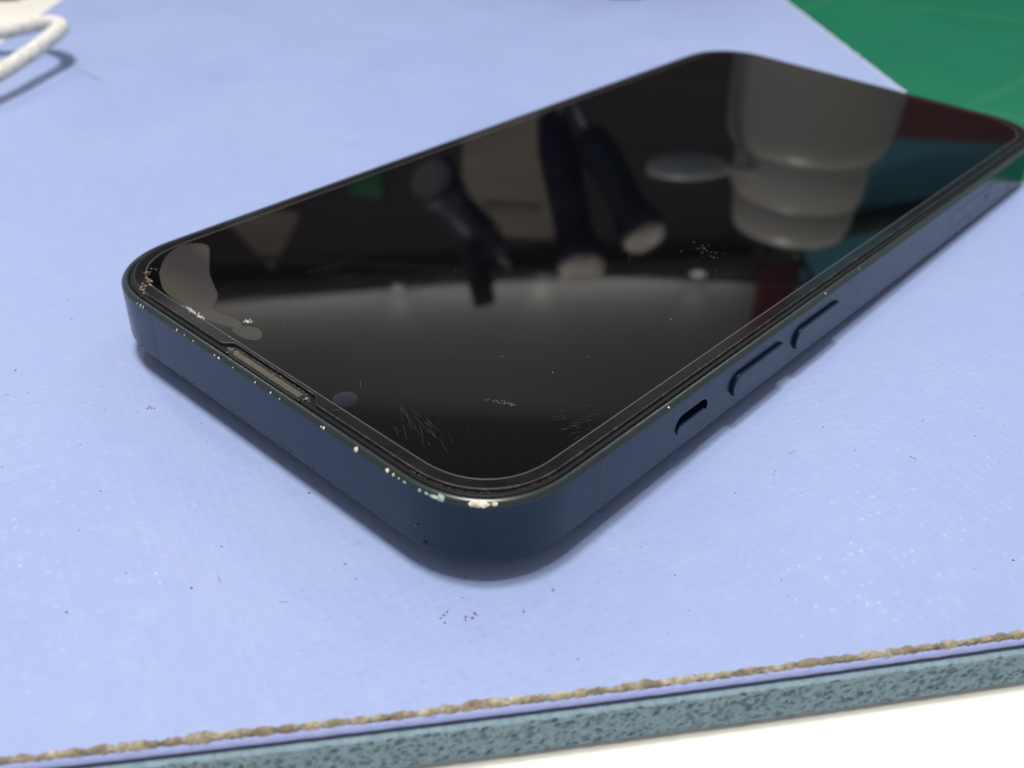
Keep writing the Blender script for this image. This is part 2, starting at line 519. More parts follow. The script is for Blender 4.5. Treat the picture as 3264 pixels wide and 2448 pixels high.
# foam body outline (top band under the navy layer and the hidden bulk)
pl = [W3(edge_front(fpos(i)) - 0.80, fpos(i)) for i in range(0, NF + 1, 25)] + [W3(FAR_U - 1, vL - 0.6)] + [W3(FAR_U - 1, right_v(FAR_U) + 0.8), W3(edge_front(vR) + 2, vR + 0.8)]
vv = [(p.x, p.y, -0.30 if k > NF // 25 else ZT) for k, p in enumerate(pl)] + [(p.x, p.y, TABLE_Z + 0.02) for p in pl]
n = len(pl)
vv = [(p.x, p.y, ZT) for p in pl] + [(p.x, p.y, TABLE_Z + 0.02) for p in pl]
link('foam_body', vv, [tuple(range(n)), tuple(range(2 * n - 1, n - 1, -1))] + [(i, (i + 1) % n, n + (i + 1) % n, n + i) for i in range(n)], m_foam, pad, smooth=False)
# frayed pale rim on the right-hand cut edge and on the left one, closing the sheet
rows = [[], [], []]
for i, p in enumerate(right_edge):
    w = 0.5 + 0.5 * noise.noise(Vector((i * 0.35, 2, 2)))
    rows[0].append(p + V * (0.15) + Vector((0, 0, 0.01)))
    rows[1].append(p - V * w * 0.5 + Vector((0, 0, 0.10 + 0.12 * noise.noise(Vector((i * 0.9, 1, 7))))))
    rows[2].append(p - V * w + Vector((0, 0, -2.2)))
link('frayed_edge', *grid(rows), m_fray, pad, sharp=80)
rows = [[p for p in left_edge], [p + V * 0.5 + Vector((0, 0, -0.3)) for p in left_edge], [p + V * 0.5 + Vector((0, 0, -2.2)) for p in left_edge]]
link('side_edge', *grid(rows), m_lip, pad)

# marks rubbed into the mat
def smear(name, a, b, w, m, parent, z=0.012, n=14, seed=1):
    a = Vector((*a, 0)); b = Vector((*b, 0)); d = (b - a); s = Vector((-d.y, d.x, 0)).normalized()
    L_, R_ = [], []
    for i in range(n + 1):
        q = i / n; ww = w * (0.35 + 0.65 * math.sin(math.pi * min(max(q, 0.04), 0.96))) * (1 + 0.4 * noise.noise(Vector((i * 0.9, seed, 0))))
        p = a + d * q
        L_.append(p + s * ww + Vector((0, 0, z))); R_.append(p - s * ww + Vector((0, 0, z)))
    return link(name, *grid([L_, R_]), m, parent, smooth=False)
m_smear = mat('grey_rub_mark', (0.19, 0.225, 0.33), 0.6)
smear('rub_mark', (175, 94.6), (163.2, 95.2), 0.42, m_smear, pad)

# ------------------------------------------------------------------ green cutting board
rv = [W3(-150, right_v(-150) - 3.4), W3(720, right_v(720) - 4.0), W3(720, -400), W3(-150, -400)]
rv = [W3(u, right_v(u) - 3.2) for u in (-40, FAR_U + 60)] + [W3(FAR_U + 60, -330), W3(-40, -330)]
vv = [(p.x, p.y, TABLE_Z + 0.02) for p in rv] + [(p.x, p.y, TABLE_Z + 3.0) for p in rv]
gb = link('cutting_board', vv, [(0, 1, 2, 3), (4, 5, 6, 7), (0, 1, 5, 4), (1, 2, 6, 5), (2, 3, 7, 6), (3, 0, 4, 7)], m_green, smooth=False)
bevel_obj(gb, 0.5, 2)
tag(gb, 'dark green cutting board with faint knife lines beyond the mat', 'cutting board')

# ------------------------------------------------------------------ phone
PW, PL, PR = 71.5, 146.7, 12.27
ZBOT = -7.15
EXT = 1.2
TH = 0.0190453
phone = empty('smartphone')
phone.rotation_euler = (TH, 0, 0)
phone.location = (Matrix.Rotation(TH, 3, 'X') @ Vector((0, 0, -ZBOT + 0.03))) * MM
tag(phone, 'worn dark blue smartphone lying face up with its screen off', 'phone')

def outline(ins, n=22, top=None):
    r = max(PR - ins, 0.5); e = 2 / 2.25; pts = []
    for q, (cx, cy, a0) in enumerate(((PW - PR, PL - PR, 0), (PR, PL - PR, 90), (PR, PR - EXT, 180), (PW - PR, PR - EXT, 270))):
        for k in range(n):
            a = R(a0 + 90 * k / (n - 1)); c_, s_ = math.cos(a), math.sin(a)
            pts.append((cx + math.copysign(abs(c_) ** e, c_) * r, cy + math.copysign(abs(s_) ** e, s_) * r))
        if q == 0 and top:
            pts += top(ins)
    return pts

def ring(ins, z, n=22, top=None): return [(x, y, z) for x, y in outline(ins, n, top)]

# frame: flat band between two rounded edges, machined for switch, buttons and tray
prof = [(1.0, 0.20), (0.93, 0.42), (0.84, 0.50), (0.70, 0.53), (0.52, 0.50), (0.34, 0.41), (0.18, 0.27), (0.06, 0.11), (0.0, 0.0), (0.0, -0.04),
        (0.0, -6.66), (0.0, -6.70), (0.05, -6.86), (0.17, -7.02), (0.36, -7.13), (0.6, ZBOT), (2.2, ZBOT), (2.2, 0.20)]
v, f = loops([ring(i, z) for i, z in prof], closed_rings=True)
frame = link('frame', v, f, m_frame, phone, smooth=False)

def pill(x0, x1, yc, zc, ly, lz, n=14):
    """rounded bar along y, faces on x"""
    r = lz / 2; pr = []
    for k in range(n): a = -math.pi / 2 + math.pi * k / (n - 1); pr.append((yc + ly / 2 - r + r * math.cos(a), zc + r * math.sin(a)))
    for k in range(n): a = math.pi / 2 + math.pi * k / (n - 1); pr.append((yc - ly / 2 + r + r * math.cos(a), zc + r * math.sin(a)))
    return pr
def pill_mesh(x0, x1, yc, zc, ly, lz, bev=0.0):
    if bev:
        rs = [[(x, y, z) for y, z in pill(0, 0, yc, zc, ly - 2 * b, lz - 2 * b)] for x, b in ((x0, 0), (x1 + bev, 0), (x1 + 0.3 * bev, 0.3 * bev), (x1, bev))]
    else:
        rs = [[(x, y, z) for y, z in pill(0, 0, yc, zc, ly, lz)] for x in (x0, x1)]
    return loops(rs, cap0=True, cap1=True)

MUTE = (PL - 33.1, -3.35, 6.4, 2.7)
VUP = (PL - 47.2, -3.45, 11.9, 3.15)
VDN = (PL - 61.8, -3.45, 11.9, 3.15)
SIM = (PL - 112.8, -3.25, 16.2, 2.9)
cuts = [(0.9, -0.5, *MUTE), (0.8, -0.5, VUP[0], VUP[1], VUP[2] + 0.24, VUP[3] + 0.24), (0.8, -0.5, VDN[0], VDN[1], VDN[2] + 0.24, VDN[3] + 0.24), (0.5, -0.5, SIM[0], SIM[1], SIM[2] + 0.16, SIM[3] + 0.16)]
for cspec in cuts:
    cv, cf_ = pill_mesh(*cspec)
    cutter = link('cutter', cv, cf_, m_slot, phone, smooth=False)
    md = frame.modifiers.new('b', 'BOOLEAN'); md.operation = 'DIFFERENCE'; md.solver = 'EXACT'; md.object = cutter
    dg = bpy.context.evaluated_depsgraph_get(); dg.update()
    nm = bpy.data.meshes.new_from_object(frame.evaluated_get(dg))
    frame.modifiers.clear(); frame.data = nm
    bpy.data.objects.remove(cutter, do_unlink=True)
frame.data.materials.clear(); frame.data.materials.append(m_frame); frame.data.materials.append(m_rim)
for p in frame.data.polygons:
    p.use_smooth = True
    c_ = p.center
    p.material_index = 1 if c_.z > 0.02 * MM else 0
frame.data.set_sharp_from_angle(angle=R(32))

def side_part(name, spec, x0, x1, m, bev=0.1, label=None):
    v, f = pill_mesh(x0, x1, *spec, bev=bev)
    o = link(name, v, f, m, frame, sharp=15)
    if label: o['label'] = label
    return o
side_part('volume_button', VUP, 0.7, -0.48, m_frame, 0.14, 'volume button nearer the mute switch')
side_part('volume_button', VDN, 0.7, -0.48, m_frame, 0.14, 'volume button farther from the mute switch')
side_part('card_tray', SIM, 0.4, -0.005, m_frame, 0.03, 'slim card tray set flush in the side')
side_part('mute_switch', (MUTE[0] + 0.1, MUTE[1] - 0.55, MUTE[2] - 0.7, 1.35), 0.85, -0.22, m_frame, 0.12, 'small sliding switch sitting low in its slot')
v, f = pill_mesh(0.86, 0.80, *MUTE)
# tray pin hole
v, f = pill_mesh(0.3, -0.012, SIM[0] - 6.1, SIM[1] - 0.05, 1.25, 1.0)
link('pin_hole', v, f, m_slot, frame, smooth=False)
# antenna bands: thin insulating strips across the frame
def band(t0, t1, side):
    rows = []
    for i_, z in prof[4:15]:
        if side == 'L': rows.append([(i_ - 0.006, t0, z), (i_ - 0.006, t1, z)])
        else: rows.append([(t0, PL - i_ + 0.006, z), (t1, PL - i_ + 0.006, z)])
    link('antenna_band', *grid(rows), m_band, frame, sharp=60)
band(PL - 17.3, PL - 16.3, 'L'); band(17.0, 16.0, 'L'); band(56.6, 57.5, 'T')

# phone's own black glass, rounding down to the frame
v, f = loops([ring(1.02, 0.18), ring(1.03, 0.36), ring(1.07, 0.43), ring(1.15, 0.455), ring(2.6, 0.46)], cap1=True)
link('front_glass', v, f, m_black, phone, sharp=60)
# glued-on glass protector with a notch cut round the earpiece
NX0, NX1, NY = 28.3, 42.7, PL - 2.62
def notch(ins):
    yb = PL - ins; q = []
    for k in range(13):
        x = NX1 + 1.6 - 1.6 * k / 12; q.append((x, yb + (NY - (ins - 1.6) - yb) * sstep(0, 1, k / 12)))
    for k in range(1, 8): q.append((NX1 + (NX0 - NX1) * k / 8, NY - (ins - 1.6)))
    for k in range(13):
        x = NX0 - 1.6 * k / 12; q.append((x, yb + (NY - (ins - 1.6) - yb) * (1 - sstep(0, 1, k / 12))))
    return q
def flat_top(ins): return [(x, PL - ins) for x, _ in notch(1.6)]
prot = link('screen_protector', *loops([ring(1.64, 0.465, top=notch), ring(1.60, 0.52, top=notch), ring(1.60, 0.78, top=notch), ring(1.63, 0.84, top=notch), ring(1.72, 0.868, top=notch)]), m_edge, phone, sharp=60)
link('border', *loops([ring(1.72, 0.868, top=notch), ring(2.98, 0.87, top=flat_top)]), m_border, prot, sharp=60)
link('adhesive_line', *loops([ring(2.96, 0.871, top=flat_top), ring(2.97, 0.878, top=flat_top), ring(3.07, 0.878, top=flat_top), ring(3.08, 0.870, top=flat_top)]), m_line, prot, sharp=80)
sv = ring(3.08, 0.87, top=flat_top)
scr = link('display', sv, [tuple(range(len(sv)))], m_screen, prot, smooth=False)
# back glass and camera plate with two lenses that prop the top end up
v = ring(2.2, ZBOT + 0.01); link('back_glass', v, [tuple(range(len(v)))], m_back, phone, smooth=False)
cv, cf_ = box_vf(PW - 4 - 28, PW - 4, PL - 4 - 28, PL - 4, ZBOT - 1.0, ZBOT + 0.005)
plate = bevel_obj(link('camera_plate', cv, cf_, m_back, phone, smooth=False), 0.4, 2)
for lx, ly in ((PW - 12, PL - 12), (PW - 24, PL - 24)):
    dep = math.tan(TH) * (ly - 5.6)
    v, f = lathe([(5.4, ZBOT - 0.9), (5.6, ZBOT - dep + 0.25), (5.3, ZBOT - dep)], 32)
    o = link('lens', [(x + lx, y + ly, z) for x, y, z in v], f, m_black, plate, sharp=40)

# earpiece: rim, mesh strip and grime
def flatpill(x0, x1, yc, w, z, n=8):
    r = w / 2; q = []
    for k in range(n): a = -math.pi / 2 + math.pi * k / (n - 1); q.append((x1 - r + r * math.cos(a), yc + r * math.sin(a), z))
    for k in range(n): a = math.pi / 2 + math.pi * k / (n - 1); q.append((x0 + r + r * math.cos(a), yc + r * math.sin(a), z))
    return q
EY = PL - 1.62
ear = link('earpiece', *loops([flatpill(28.9, 42.1, EY, 1.50, 0.50), flatpill(28.9, 42.1, EY, 1.50, 0.62), flatpill(29.05, 41.95, EY, 1.28, 0.64), flatpill(29.3, 41.7, EY - 0.05, 0.95, 0.60), flatpill(29.35, 41.65, EY - 0.05, 0.88, 0.545)], cap1=True), m_slot, phone, sharp=50)
v, f = [], []
for k in range(62):          # woven ridges of the mesh
    x = 29.55 + k * 0.192
    b = len(v); j = rnd.uniform(-0.03, 0.03)
    bv, bf = box_vf(x, x + 0.11, EY - 0.42 + j, EY + 0.32 + j, 0.54, 0.575 + rnd.uniform(0, 0.03))
    v += bv; f += [tuple(q + b for q in ff) for ff in bf]
o = link('mesh_ribs', v, f, m_mesh, ear, smooth=False); o['kind'] = 'stuff'

def lumps(name, spots, m, parent, seed=3, flat=0.5):
    """tiny irregular crumbs joined into one part; spots: (x,y,z,size)"""
    rg = random.Random(seed); v, f = [], []
    for x, y, z, s in spots:
        b = len(v); n = 6; ang = rg.random() * 6.28; st = rg.uniform(0.7, 1.6)
        ca, sa = math.cos(ang), math.sin(ang)
        v.append((x, y, z + s * flat * rg.uniform(0.6, 1.1)))
        for k in range(n):
            a = 6.283 * k / n; rr_ = s * rg.uniform(0.6, 1.25)
            px, py = rr_ * math.cos(a) * st, rr_ * math.sin(a) / st
            v.append((x + px * ca - py * sa, y + px * sa + py * ca, z))
        for k in range(n): f.append((b, b + 1 + k, b + 1 + (k + 1) % n))
        f.append(tuple(b + 1 + k for k in reversed(range(n))))
    o = link(name, v, f, m, parent, smooth=False); o['kind'] = 'stuff'
    return o

g = random.Random(11)
sp = []
for k in range(150):      # dust packed along the far rim of the earpiece
    q = g.random(); sp.append((29.0 + 13.0 * q, EY - 0.66 + g.gauss(0, 0.07), 0.56 + g.uniform(0, 0.05), g.uniform(0.03, 0.09)))
for k in range(60):
    sp.append((g.uniform(29.4, 41.6), EY + g.gauss(-0.05, 0.2), 0.57, g.uniform(0.02, 0.06)))
for k in range(50): sp.append((42.0 + g.gauss(0.25, 0.35), EY + g.gauss(-0.1, 0.28), 0.56, g.uniform(0.04, 0.13)))
for k in range(26): sp.append((28.9 + g.gauss(-0.1, 0.2), EY + g.gauss(-0.1, 0.25), 0.58, g.uniform(0.04, 0.11)))
lumps('earpiece_grime', sp, m_grime, ear, 5)
# dirt caught in the step round the protector
sp = []
ol = outline(1.55, 60)
for k in range(260):
    i = g.randrange(len(ol) - 1); a, b = ol[i], ol[i + 1]; q = g.random()
    x, y = a[0] + (b[0] - a[0]) * q, a[1] + (b[1] - a[1]) * q
    dens = 1.0 if y > PL - 14 else 0.35
    if g.random() < dens and not (27 < x < 44 and y > PL - 3): sp.append((x, y, 0.47, g.uniform(0.02, 0.07)))
for x, y, s in ((63.2, 143.0, .35), (62.0, 144.0, .4), (61.3, 144.6, .4), (60.4, 144.9, .3), (64.2, 142.2, .3), (65.0, 141.0, .22), (62.7, 143.2, .28)):
    for k in range(9): sp.append((x + g.gauss(0, 0.4), y + g.gauss(0, 0.25), 0.80 if k % 2 else 0.87, s * g.uniform(0.2, 0.6)))
lumps('edge_grime', sp, m_grime, prot, 8)

# lifted corner: air pockets under the protector, crushed glass along the crack
def patch(name, pts, m, z=0.876):
    P = catmull([(x, y, z) for x, y in pts] + [(pts[0][0], pts[0][1], z)], 6)[:-1]
    return link(name, P, [tuple(range(len(P)))], m, prot, smooth=False)
patch('air_pocket', [(63.4, 141.2), (66.6, 138.3), (68.2, 134.8), (65.9, 132.5), (62.4, 134.4), (58.9, 136.7), (55.6, 138.2), (53.3, 139.3), (51.4, 141.4), (51.6, 143.2), (54.8, 143.5), (59.2, 143.1)], m_bub)['label'] = 'dull brownish pocket of air under the lifted corner'
patch('air_pocket', [(53.0, 143.45), (51.7, 142.0), (49.3, 141.4), (47.2, 140.9), (45.5, 141.2), (46.0, 142.4), (48.6, 143.2), (51.0, 143.5)], m_bub2, 0.8765)['label'] = 'rainbow-tinted streak beside the lifted corner'
patch('air_pocket', [(45.4, 141.25), (43.6, 140.3), (41.9, 141.0), (41.7, 142.0), (43.2, 142.8), (45.6, 142.6)], m_bub, 0.8762)['label'] = 'small brown lobe at the end of the streak'
sp = [(53.0 + g.gauss(0, .5), 143.5 + g.gauss(0, .12), 0.875, g.uniform(.04, .14)) for k in range(22)] + [(50.8 + g.gauss(0, .7), 143.55 + g.gauss(0, .12), 0.875, g.uniform(.05, .17)) for k in range(34)] + [(45.7 + g.gauss(0, .28), 140.2 + g.gauss(0, .17), 0.876, g.uniform(.04, .15)) for k in range(30)] + [(44.3 + g.gauss(0, .9), 143.75, 0.876, g.uniform(.02, .06)) for k in range(10)]
lumps('crushed_glass', sp, m_dust, prot, 9)

# front camera
v, f = lathe([(1.35, 0.871), (1.3, 0.8735)], 28, cap0=False)
link('front_camera', [(x + 25.4, y + 142.3, z) for x, y, z in v], f, m_lens, prot)

# scratches and specks on the display
def lines(name, segs, m, parent, z, seed=2):
    rg = random.Random(seed); v, f = [], []
    for x, y, a, ln, w in segs:
        b = len(v); n = 5; cv_ = rg.uniform(-0.25, 0.25)
        for k in range(n + 1):
            q = k / n - 0.5; aa = a + cv_ * q
            px, py = x + ln * q * math.cos(aa), y + ln * q * math.sin(aa); ww = w * (1 - (2 * q) ** 2 * 0.9)
            nx, ny = -math.sin(aa) * ww, math.cos(aa) * ww
            v += [(px + nx, py + ny, z), (px - nx, py - ny, z)]
        for k in range(n): f.append((b + 2 * k, b + 2 * k + 2, b + 2 * k + 3, b + 2 * k + 1))
    o = link(name, v, f, m, parent, smooth=False); o['kind'] = 'stuff'
    return o
sg = []
for k in range(46): sg.append((16.2 + g.gauss(0, 1.9), 140.0 + g.gauss(0, 1.0), 2.75 + g.gauss(0, .18), g.uniform(.5, 2.6), g.uniform(.005, .014)))
for k in range(26): sg.append((5.6 + g.gauss(0, 1.4), 128.4 + g.gauss(0, 1.2), 1.2 + g.gauss(0, .25), g.uniform(.4, 1.7), g.uniform(.006, .016)))
for k in range(60): sg.append((g.uniform(4, 66), g.uniform(20, 142), g.gauss(1.9, .7), g.uniform(.6, 5.5), g.uniform(.004, .011)))
sg += [(26.3, 139.4, 2.5, 1.5, .03), (24.4, 144.1, 0.9, 1.4, .03), (37.5, 113.8, 2.3, 1.0, .02)]
lines('fine_scratches', sg, m_scr, scr, 0.8775)
sp = []
for k in range(44):
    q = g.random(); sp.append((14.6 - 2.7 * q + g.gauss(0, .22), 131.6 - 1.1 * q + g.gauss(0, .28), 0.876, g.uniform(.02, .06)))
for k in range(26): sp.append((17.2 + g.gauss(0, 1.5), 85.6 + g.gauss(0, .9), 0.876, g.uniform(.03, .10)))
for k in range(90): sp.append((g.uniform(4, 67), g.uniform(15, 143), 0.876, g.uniform(.015, .05)))
for x, y, s in ((19.2, 124.4, .09), (13.0, 122.8, .08), (10.3, 103.8, .09), (24.0, 128, .05), (12.2, 117.5, .06)): sp.append((x, y, 0.876, s))
lumps('dust_specks', sp, m_speck, scr, 4, 0.2)

# paint knocked off the rim
def chip(x, y, ln, w, m, bumps=0, seed=0, zc=0.42):
    """irregular flake wrapped over the rounded rim at the outline point nearest (x,y)"""
    rg = random.Random(seed * 7 + 1)
    ol_ = outline(0.0, 80)
    i = min(range(len(ol_)), key=lambda k: (ol_[k][0] - x) ** 2 + (ol_[k][1] - y) ** 2)
    a = Vector((*ol_[i - 1], 0)); b = Vector((*ol_[(i + 1) % len(ol_)], 0))
    t_ = (b - a).normalized(); nrm = Vector((t_.y, -t_.x, 0))
    # foot of the perpendicular keeps chips on straight runs where they were seen
    p0 = Vector((*ol_[i], 0)); p0 = p0 + t_ * ((Vector((x, y, 0)) - p0).dot(t_))
    NA, NB = 18, 8
    vv, ff = [], []
    for ia in range(NA + 1):
        s = ia / NA * 2 - 1
        half = math.sqrt(max(0.0, 1 - s * s)) * (0.8 + 0.7 * noise.noise(Vector((s * 3.3, seed, 1))))
        for ib in range(NB + 1):
            q = (ib / NB * 2 - 1) * half * w / 2 + zc
            # angle round the rim: 0 = flat side, 1 = top
            ang = min(max(q, -0.2), 1.0) * math.pi / 2
            rad = 0.014 + (0.10 * max(0.0, math.sin((s * bumps + q * 1.6) * math.pi)) if bumps else 0.015 * rg.random())
            edge = max(abs(s), abs(ib / NB * 2 - 1))
            rad *= 1 if edge < 0.9 else 0.55
            ins_ = 0.70 * (1 - math.cos(ang)); zz = 0.53 * math.sin(ang)
            if q < 0: ins_, zz = 0, q * 0.8
            out = Vector((0, 0, math.sin(max(ang, 0)))) + nrm * math.cos(max(ang, 0))
            vv.append(p0 + t_ * (s * ln / 2) - nrm * ins_ + Vector((0, 0, zz)) + out * rad)
    for ia in range(NA):
        for ib in range(NB):
            k = ia * (NB + 1) + ib; ff.append((k, k + 1, k + NB + 2, k + NB + 1))
    return link('paint_chip', vv, ff, m, frame, sharp=80)
chip(4.0, 143.9, 2.1, 0.95, m_chip, 1.5, 1, 0.38)['label'] = 'largest ridged bare-metal chip on the near corner'
chip(2.95, 142.9, 0.6, 0.55, m_chip, 0, 2, 0.42)
chip(7.2, 146.0, 0.85, 1.0, m_chip2, 1, 3, 0.30); chip(7.9, 146.2, 0.9, 0.5, m_chip, 0, 4, 0.22)
for k, (x, y, a, b, mm_) in enumerate([(8.7, 146.3, .5, .35, m_chip2), (9.5, 146.4, .35, .5, m_chip2), (11.4, 146.7, .45, .3, m_chip2), (12.2, 146.7, .3, .3, m_chip2), (13.0, 146.7, .3, .45, m_chip),
        (13.9, 146.7, .5, .6, m_chip), (18.6, 146.7, .55, .8, m_chip), (23.7, 146.7, .35, .5, m_chip), (24.1, 146.7, .18, .3, m_chip), (31.1, 146.7, .22, .3, m_chip), (32.7, 146.7, .26, .45, m_chip),
        (35.5, 146.7, .22, .35, m_chip), (39.6, 146.7, .2, .3, m_chip), (42.4, 146.7, .5, .3, m_chip), (43.2, 146.7, .3, .3, m_chip), (47.5, 146.7, .22, .25, m_chip), (49.3, 146.7, .26, .3, m_chip), (50.9, 146.7, .26, .5, m_chip), (58.3, 146.7, .3, .5, m_chip), (58.9, 146.7, .3, .6, m_chip), (59.6, 146.6, .2, .4, m_chip)]):
    chip(x, y, a, b, mm_, 0, 10 + k, 0.28 if k < 8 else 0.25)
chip(0.0, 118.5, .3, .3, m_chip, 0, 40, .5); chip(0.0, 74.0, .4, .3, m_grime, 0, 41, .6); chip(44.0, -1.2, 1.6, .5, m_chip, 0, 42, .6); chip(0, 83.5, .35, .3, m_chip, 0, 43, .6)
# dull specks on the flat of the top end and wear along its lower edge
sp = []
def topface(name, spots, m, seed):
    o = lumps(name, [(x, -z, 0.0, s) for x, z, s in spots], m, frame, seed, 0.15)
    for q in o.data.vertices:   # lay the crumbs on the flat top-end face
        x, y, z = q.co
        q.co = (x, (PL + 0.004) * MM + z, -y)
    return o
topface('side_specks', [(x, z, s) for x, z, s in ((9.9, -4.4, .13), (12.5, -4.9, .10))] + [(g.uniform(10, 60), g.uniform(-6.3, -0.5), g.uniform(.02, .06)) for k in range(50)], m_grime, 21)
topface('edge_wear', [(30 + g.gauss(0, 12), -6.55 + g.gauss(0, .10), g.uniform(.05, .22)) for k in range(70)], m_slot, 22)

# ------------------------------------------------------------------ crumbs and fibres on the mat
sp = []
for x, y, s in ((1.1, 147.4, .30), (1.6, 148.0, .25), (3.0, 149.5, .34), (3.6, 146.5, .12), (-2.0, 139.7, .2), (13.1, 152.1, .14), (26.8, 147.4, .22), (53.3, 151.0, .34), (78.8, 147.4, .24), (56.7, 154.9, .16), (7.5, 116.6, .2), (-19.5, 95.1, .22), (-1.9, 143.8, .16)):
    for k in range(4): sp.append((x + g.gauss(0, s * .8), y + g.gauss(0, s * .8), 0.0, s * g.uniform(.25, .6)))
kk = 0
while kk < 330:
    u, v = g.uniform(-116, 60), g.uniform(20, 215)
    p = W3(u, v)
    if -2 < p.x < 74 and -2 < p.y < 148: continue
    kk += 1
    sp.append((p.x, p.y, 0.0, abs(g.gauss(0, .06)) + .035))
o = lumps('mat_crumbs', sp, m_grit, None, 30, 0.35)
tag(o, 'scattered dark grit and crumbs on the lavender mat', 'grit', kind='stuff')
sg = []
for k in range(34):
    p = W3(g.uniform(-114, -10), g.uniform(35, 200))
    if -3 < p.x < 75 and p.y < 150: continue
    sg.append((p.x, p.y, g.uniform(0, 3.14), g.uniform(.4, 1.8), g.uniform(.012, .03)))
o = lines('mat_fibres', sg, m_hair, None, 0.03, 6)
tag(o, 'fine short fibres lying on the lavender mat', 'fibres', kind='stuff')

# ------------------------------------------------------------------ white braided cable
cp = [(330, 190, -4.0), (290, 170, -3.5), (250, 144, -1.0), (222, 120, 2.5), (205, 106.5, 4.2), (196.3, 100.9, 5.0), (194.1, 96.9, 5.6), (190.4, 93.4, 6.6), (185.6, 92.6, 7.4), (181.2, 93.6, 7.7), (178.2, 96.4, 7.6), (176.6, 99.0, 7.2), (174.2, 103.4, 6.4), (171.3, 108.2, 6.0), (168.4, 113.9, 5.4), (160, 133, 4.0), (150, 160, 1.9), (143, 190, 1.85), (142, 220, 1.85)]
path = catmull(cp, 70)
RC, NB_ = 1.62, 40
rings = []; ln_ = 0.0
for i, p in enumerate(path):
    td = (path[min(i + 1, len(path) - 1)] - path[max(i - 1, 0)]).normalized()
    a = td.cross(Vector((0, 0, 1))).normalized(); b = a.cross(td)
    if i: ln_ += (p - path[i - 1]).length
    rg2 = []
    for k in range(NB_):
        th_ = 2 * math.pi * k / NB_
        w1_ = math.sin(th_ * 7 + ln_ * 4.6); w2_ = math.sin(th_ * 7 - ln_ * 4.6)
        rr_ = RC + 0.12 * max(w1_ * abs(w2_), w2_ * abs(w1_))
        rg2.append(tuple(p + (a * math.cos(th_) + b * math.sin(th_)) * rr_))
    rings.append(rg2)
v, f = loops(rings, cap0=True, cap1=True)
cable = link('braided_cable', v, f, m_braid, None, sharp=89)
tag(cable, 'white braided cable looping over the left edge of the mat', 'cable')

# ------------------------------------------------------------------ things standing behind, seen in the glass
def uvbox(name, u0, u1, v0_, v1_, z0, z1, m, parent=None, bev=0.8):
    """box aligned with the bench; local origin at its base centre"""
    cx, cy = (u0 + u1) / 2, (v0_ + v1_) / 2
    v, f = box_vf(u0 - cx, u1 - cx, v0_ - cy, v1_ - cy, 0, z1 - z0)
    o = link(name, v, f, m, parent, smooth=False)
    bevel_obj(o, bev, 2)
    mw = ROT_UV.copy(); p = W3(cx, cy, z0) * MM; mw.translation = p
    if parent: o.matrix_parent_inverse = parent.matrix_world.inverted()
    o.matrix_world = mw
    return o

# amber vials just beyond the top of the view
for k, (u, v_, r_, h_, lab) in enumerate(((123.6, 69, 12, 24, 'short amber vial standing behind the phone, middle of the three'), (123.2, 95, 12, 22, 'short amber vial standing behind the phone, leftmost of the three'), (125.5, 47, 10, 20, 'short amber vial standing behind the phone, rightmost of the three'))):
    e = tag(empty('vial', W3(u, v_, 0)), lab, 'vial', 'amber vials behind the phone')
    v, f = lathe([(r_ * .7, 0.02), (r_ * .95, 1.2), (r_, 3.5), (r_, h_ * .62), (r_ * .7, h_ * .74), (r_ * .6, h_ * .78)], 32)
    link('glass_body', v, f, m_amber, e)
    v, f = lathe([(r_ * .72, h_ * .78), (r_ * .75, h_ * .8), (r_ * .75, h_ * .98), (r_ * .6, h_)], 32)
    link('cap', v, f, m_rubber, e)

# frosted squeeze bottle with an open flip lid, on the green board
GZ = TABLE_Z + 3.0
bt = tag(empty('squeeze_bottle', W3(202, -16, GZ)), 'frosted plastic bottle with open flip lid mirrored in the screen', 'bottle')
bt.rotation_euler = (0, 0, math.atan2(U.y, U.x))
o0 = -GZ
v, f = lathe([(30, 0), (32.5, 1.5), (33, 4), (32.5, 60 + o0), (31.6, 74 + o0), (30.8, 80 + o0), (29.2, 83.5 + o0), (27.0, 85.2 + o0), (26.0, 85.6 + o0),
              (25.6, 84.2 + o0), (28.0, 82.2 + o0), (29.4, 79.4 + o0), (30.2, 74 + o0), (31.1, 60 + o0), (31.5, 4), (30, 2.2), (1.0, 2.0)], 64)
link('body', v, f, m_frost, bt, sharp=60)
v, f = lathe([(25.6, 85.6 + o0), (26.2, 87 + o0), (25.6, 103 + o0), (25.0, 104 + o0)], 64)
link('collar', v, f, m_frost2, bt, sharp=50)
v, f = lathe([(23.8, 104 + o0), (24.4, 105 + o0), (23.6, 115 + o0), (22.0, 119.5 + o0), (18.0, 121.5 + o0), (14.0, 122 + o0)], 64)
link('cap', v, f, m_frost2, bt, sharp=60)
v, f = lathe([(2, -5), (9, -4.6), (13, -3), (14, -0.5), (13.4, 1.5), (11, 2.4), (4, 2.8)], 40)
fl = link('flip_lid', [(x * 0.85, y * 1.12, z * 0.9) for x, y, z in v], f, m_frost2, bt, sharp=60)
fl.location = Vector((-14, 47, 92 + o0)) * MM
fl.rotation_euler = (R(4), R(-8), 0)
cv, cf_ = box_vf(-17, -11, 19, 36, 90 + o0, 93 + o0)
bevel_obj(link('hinge', cv, cf_, m_frost2, bt, smooth=False), 0.8, 2)

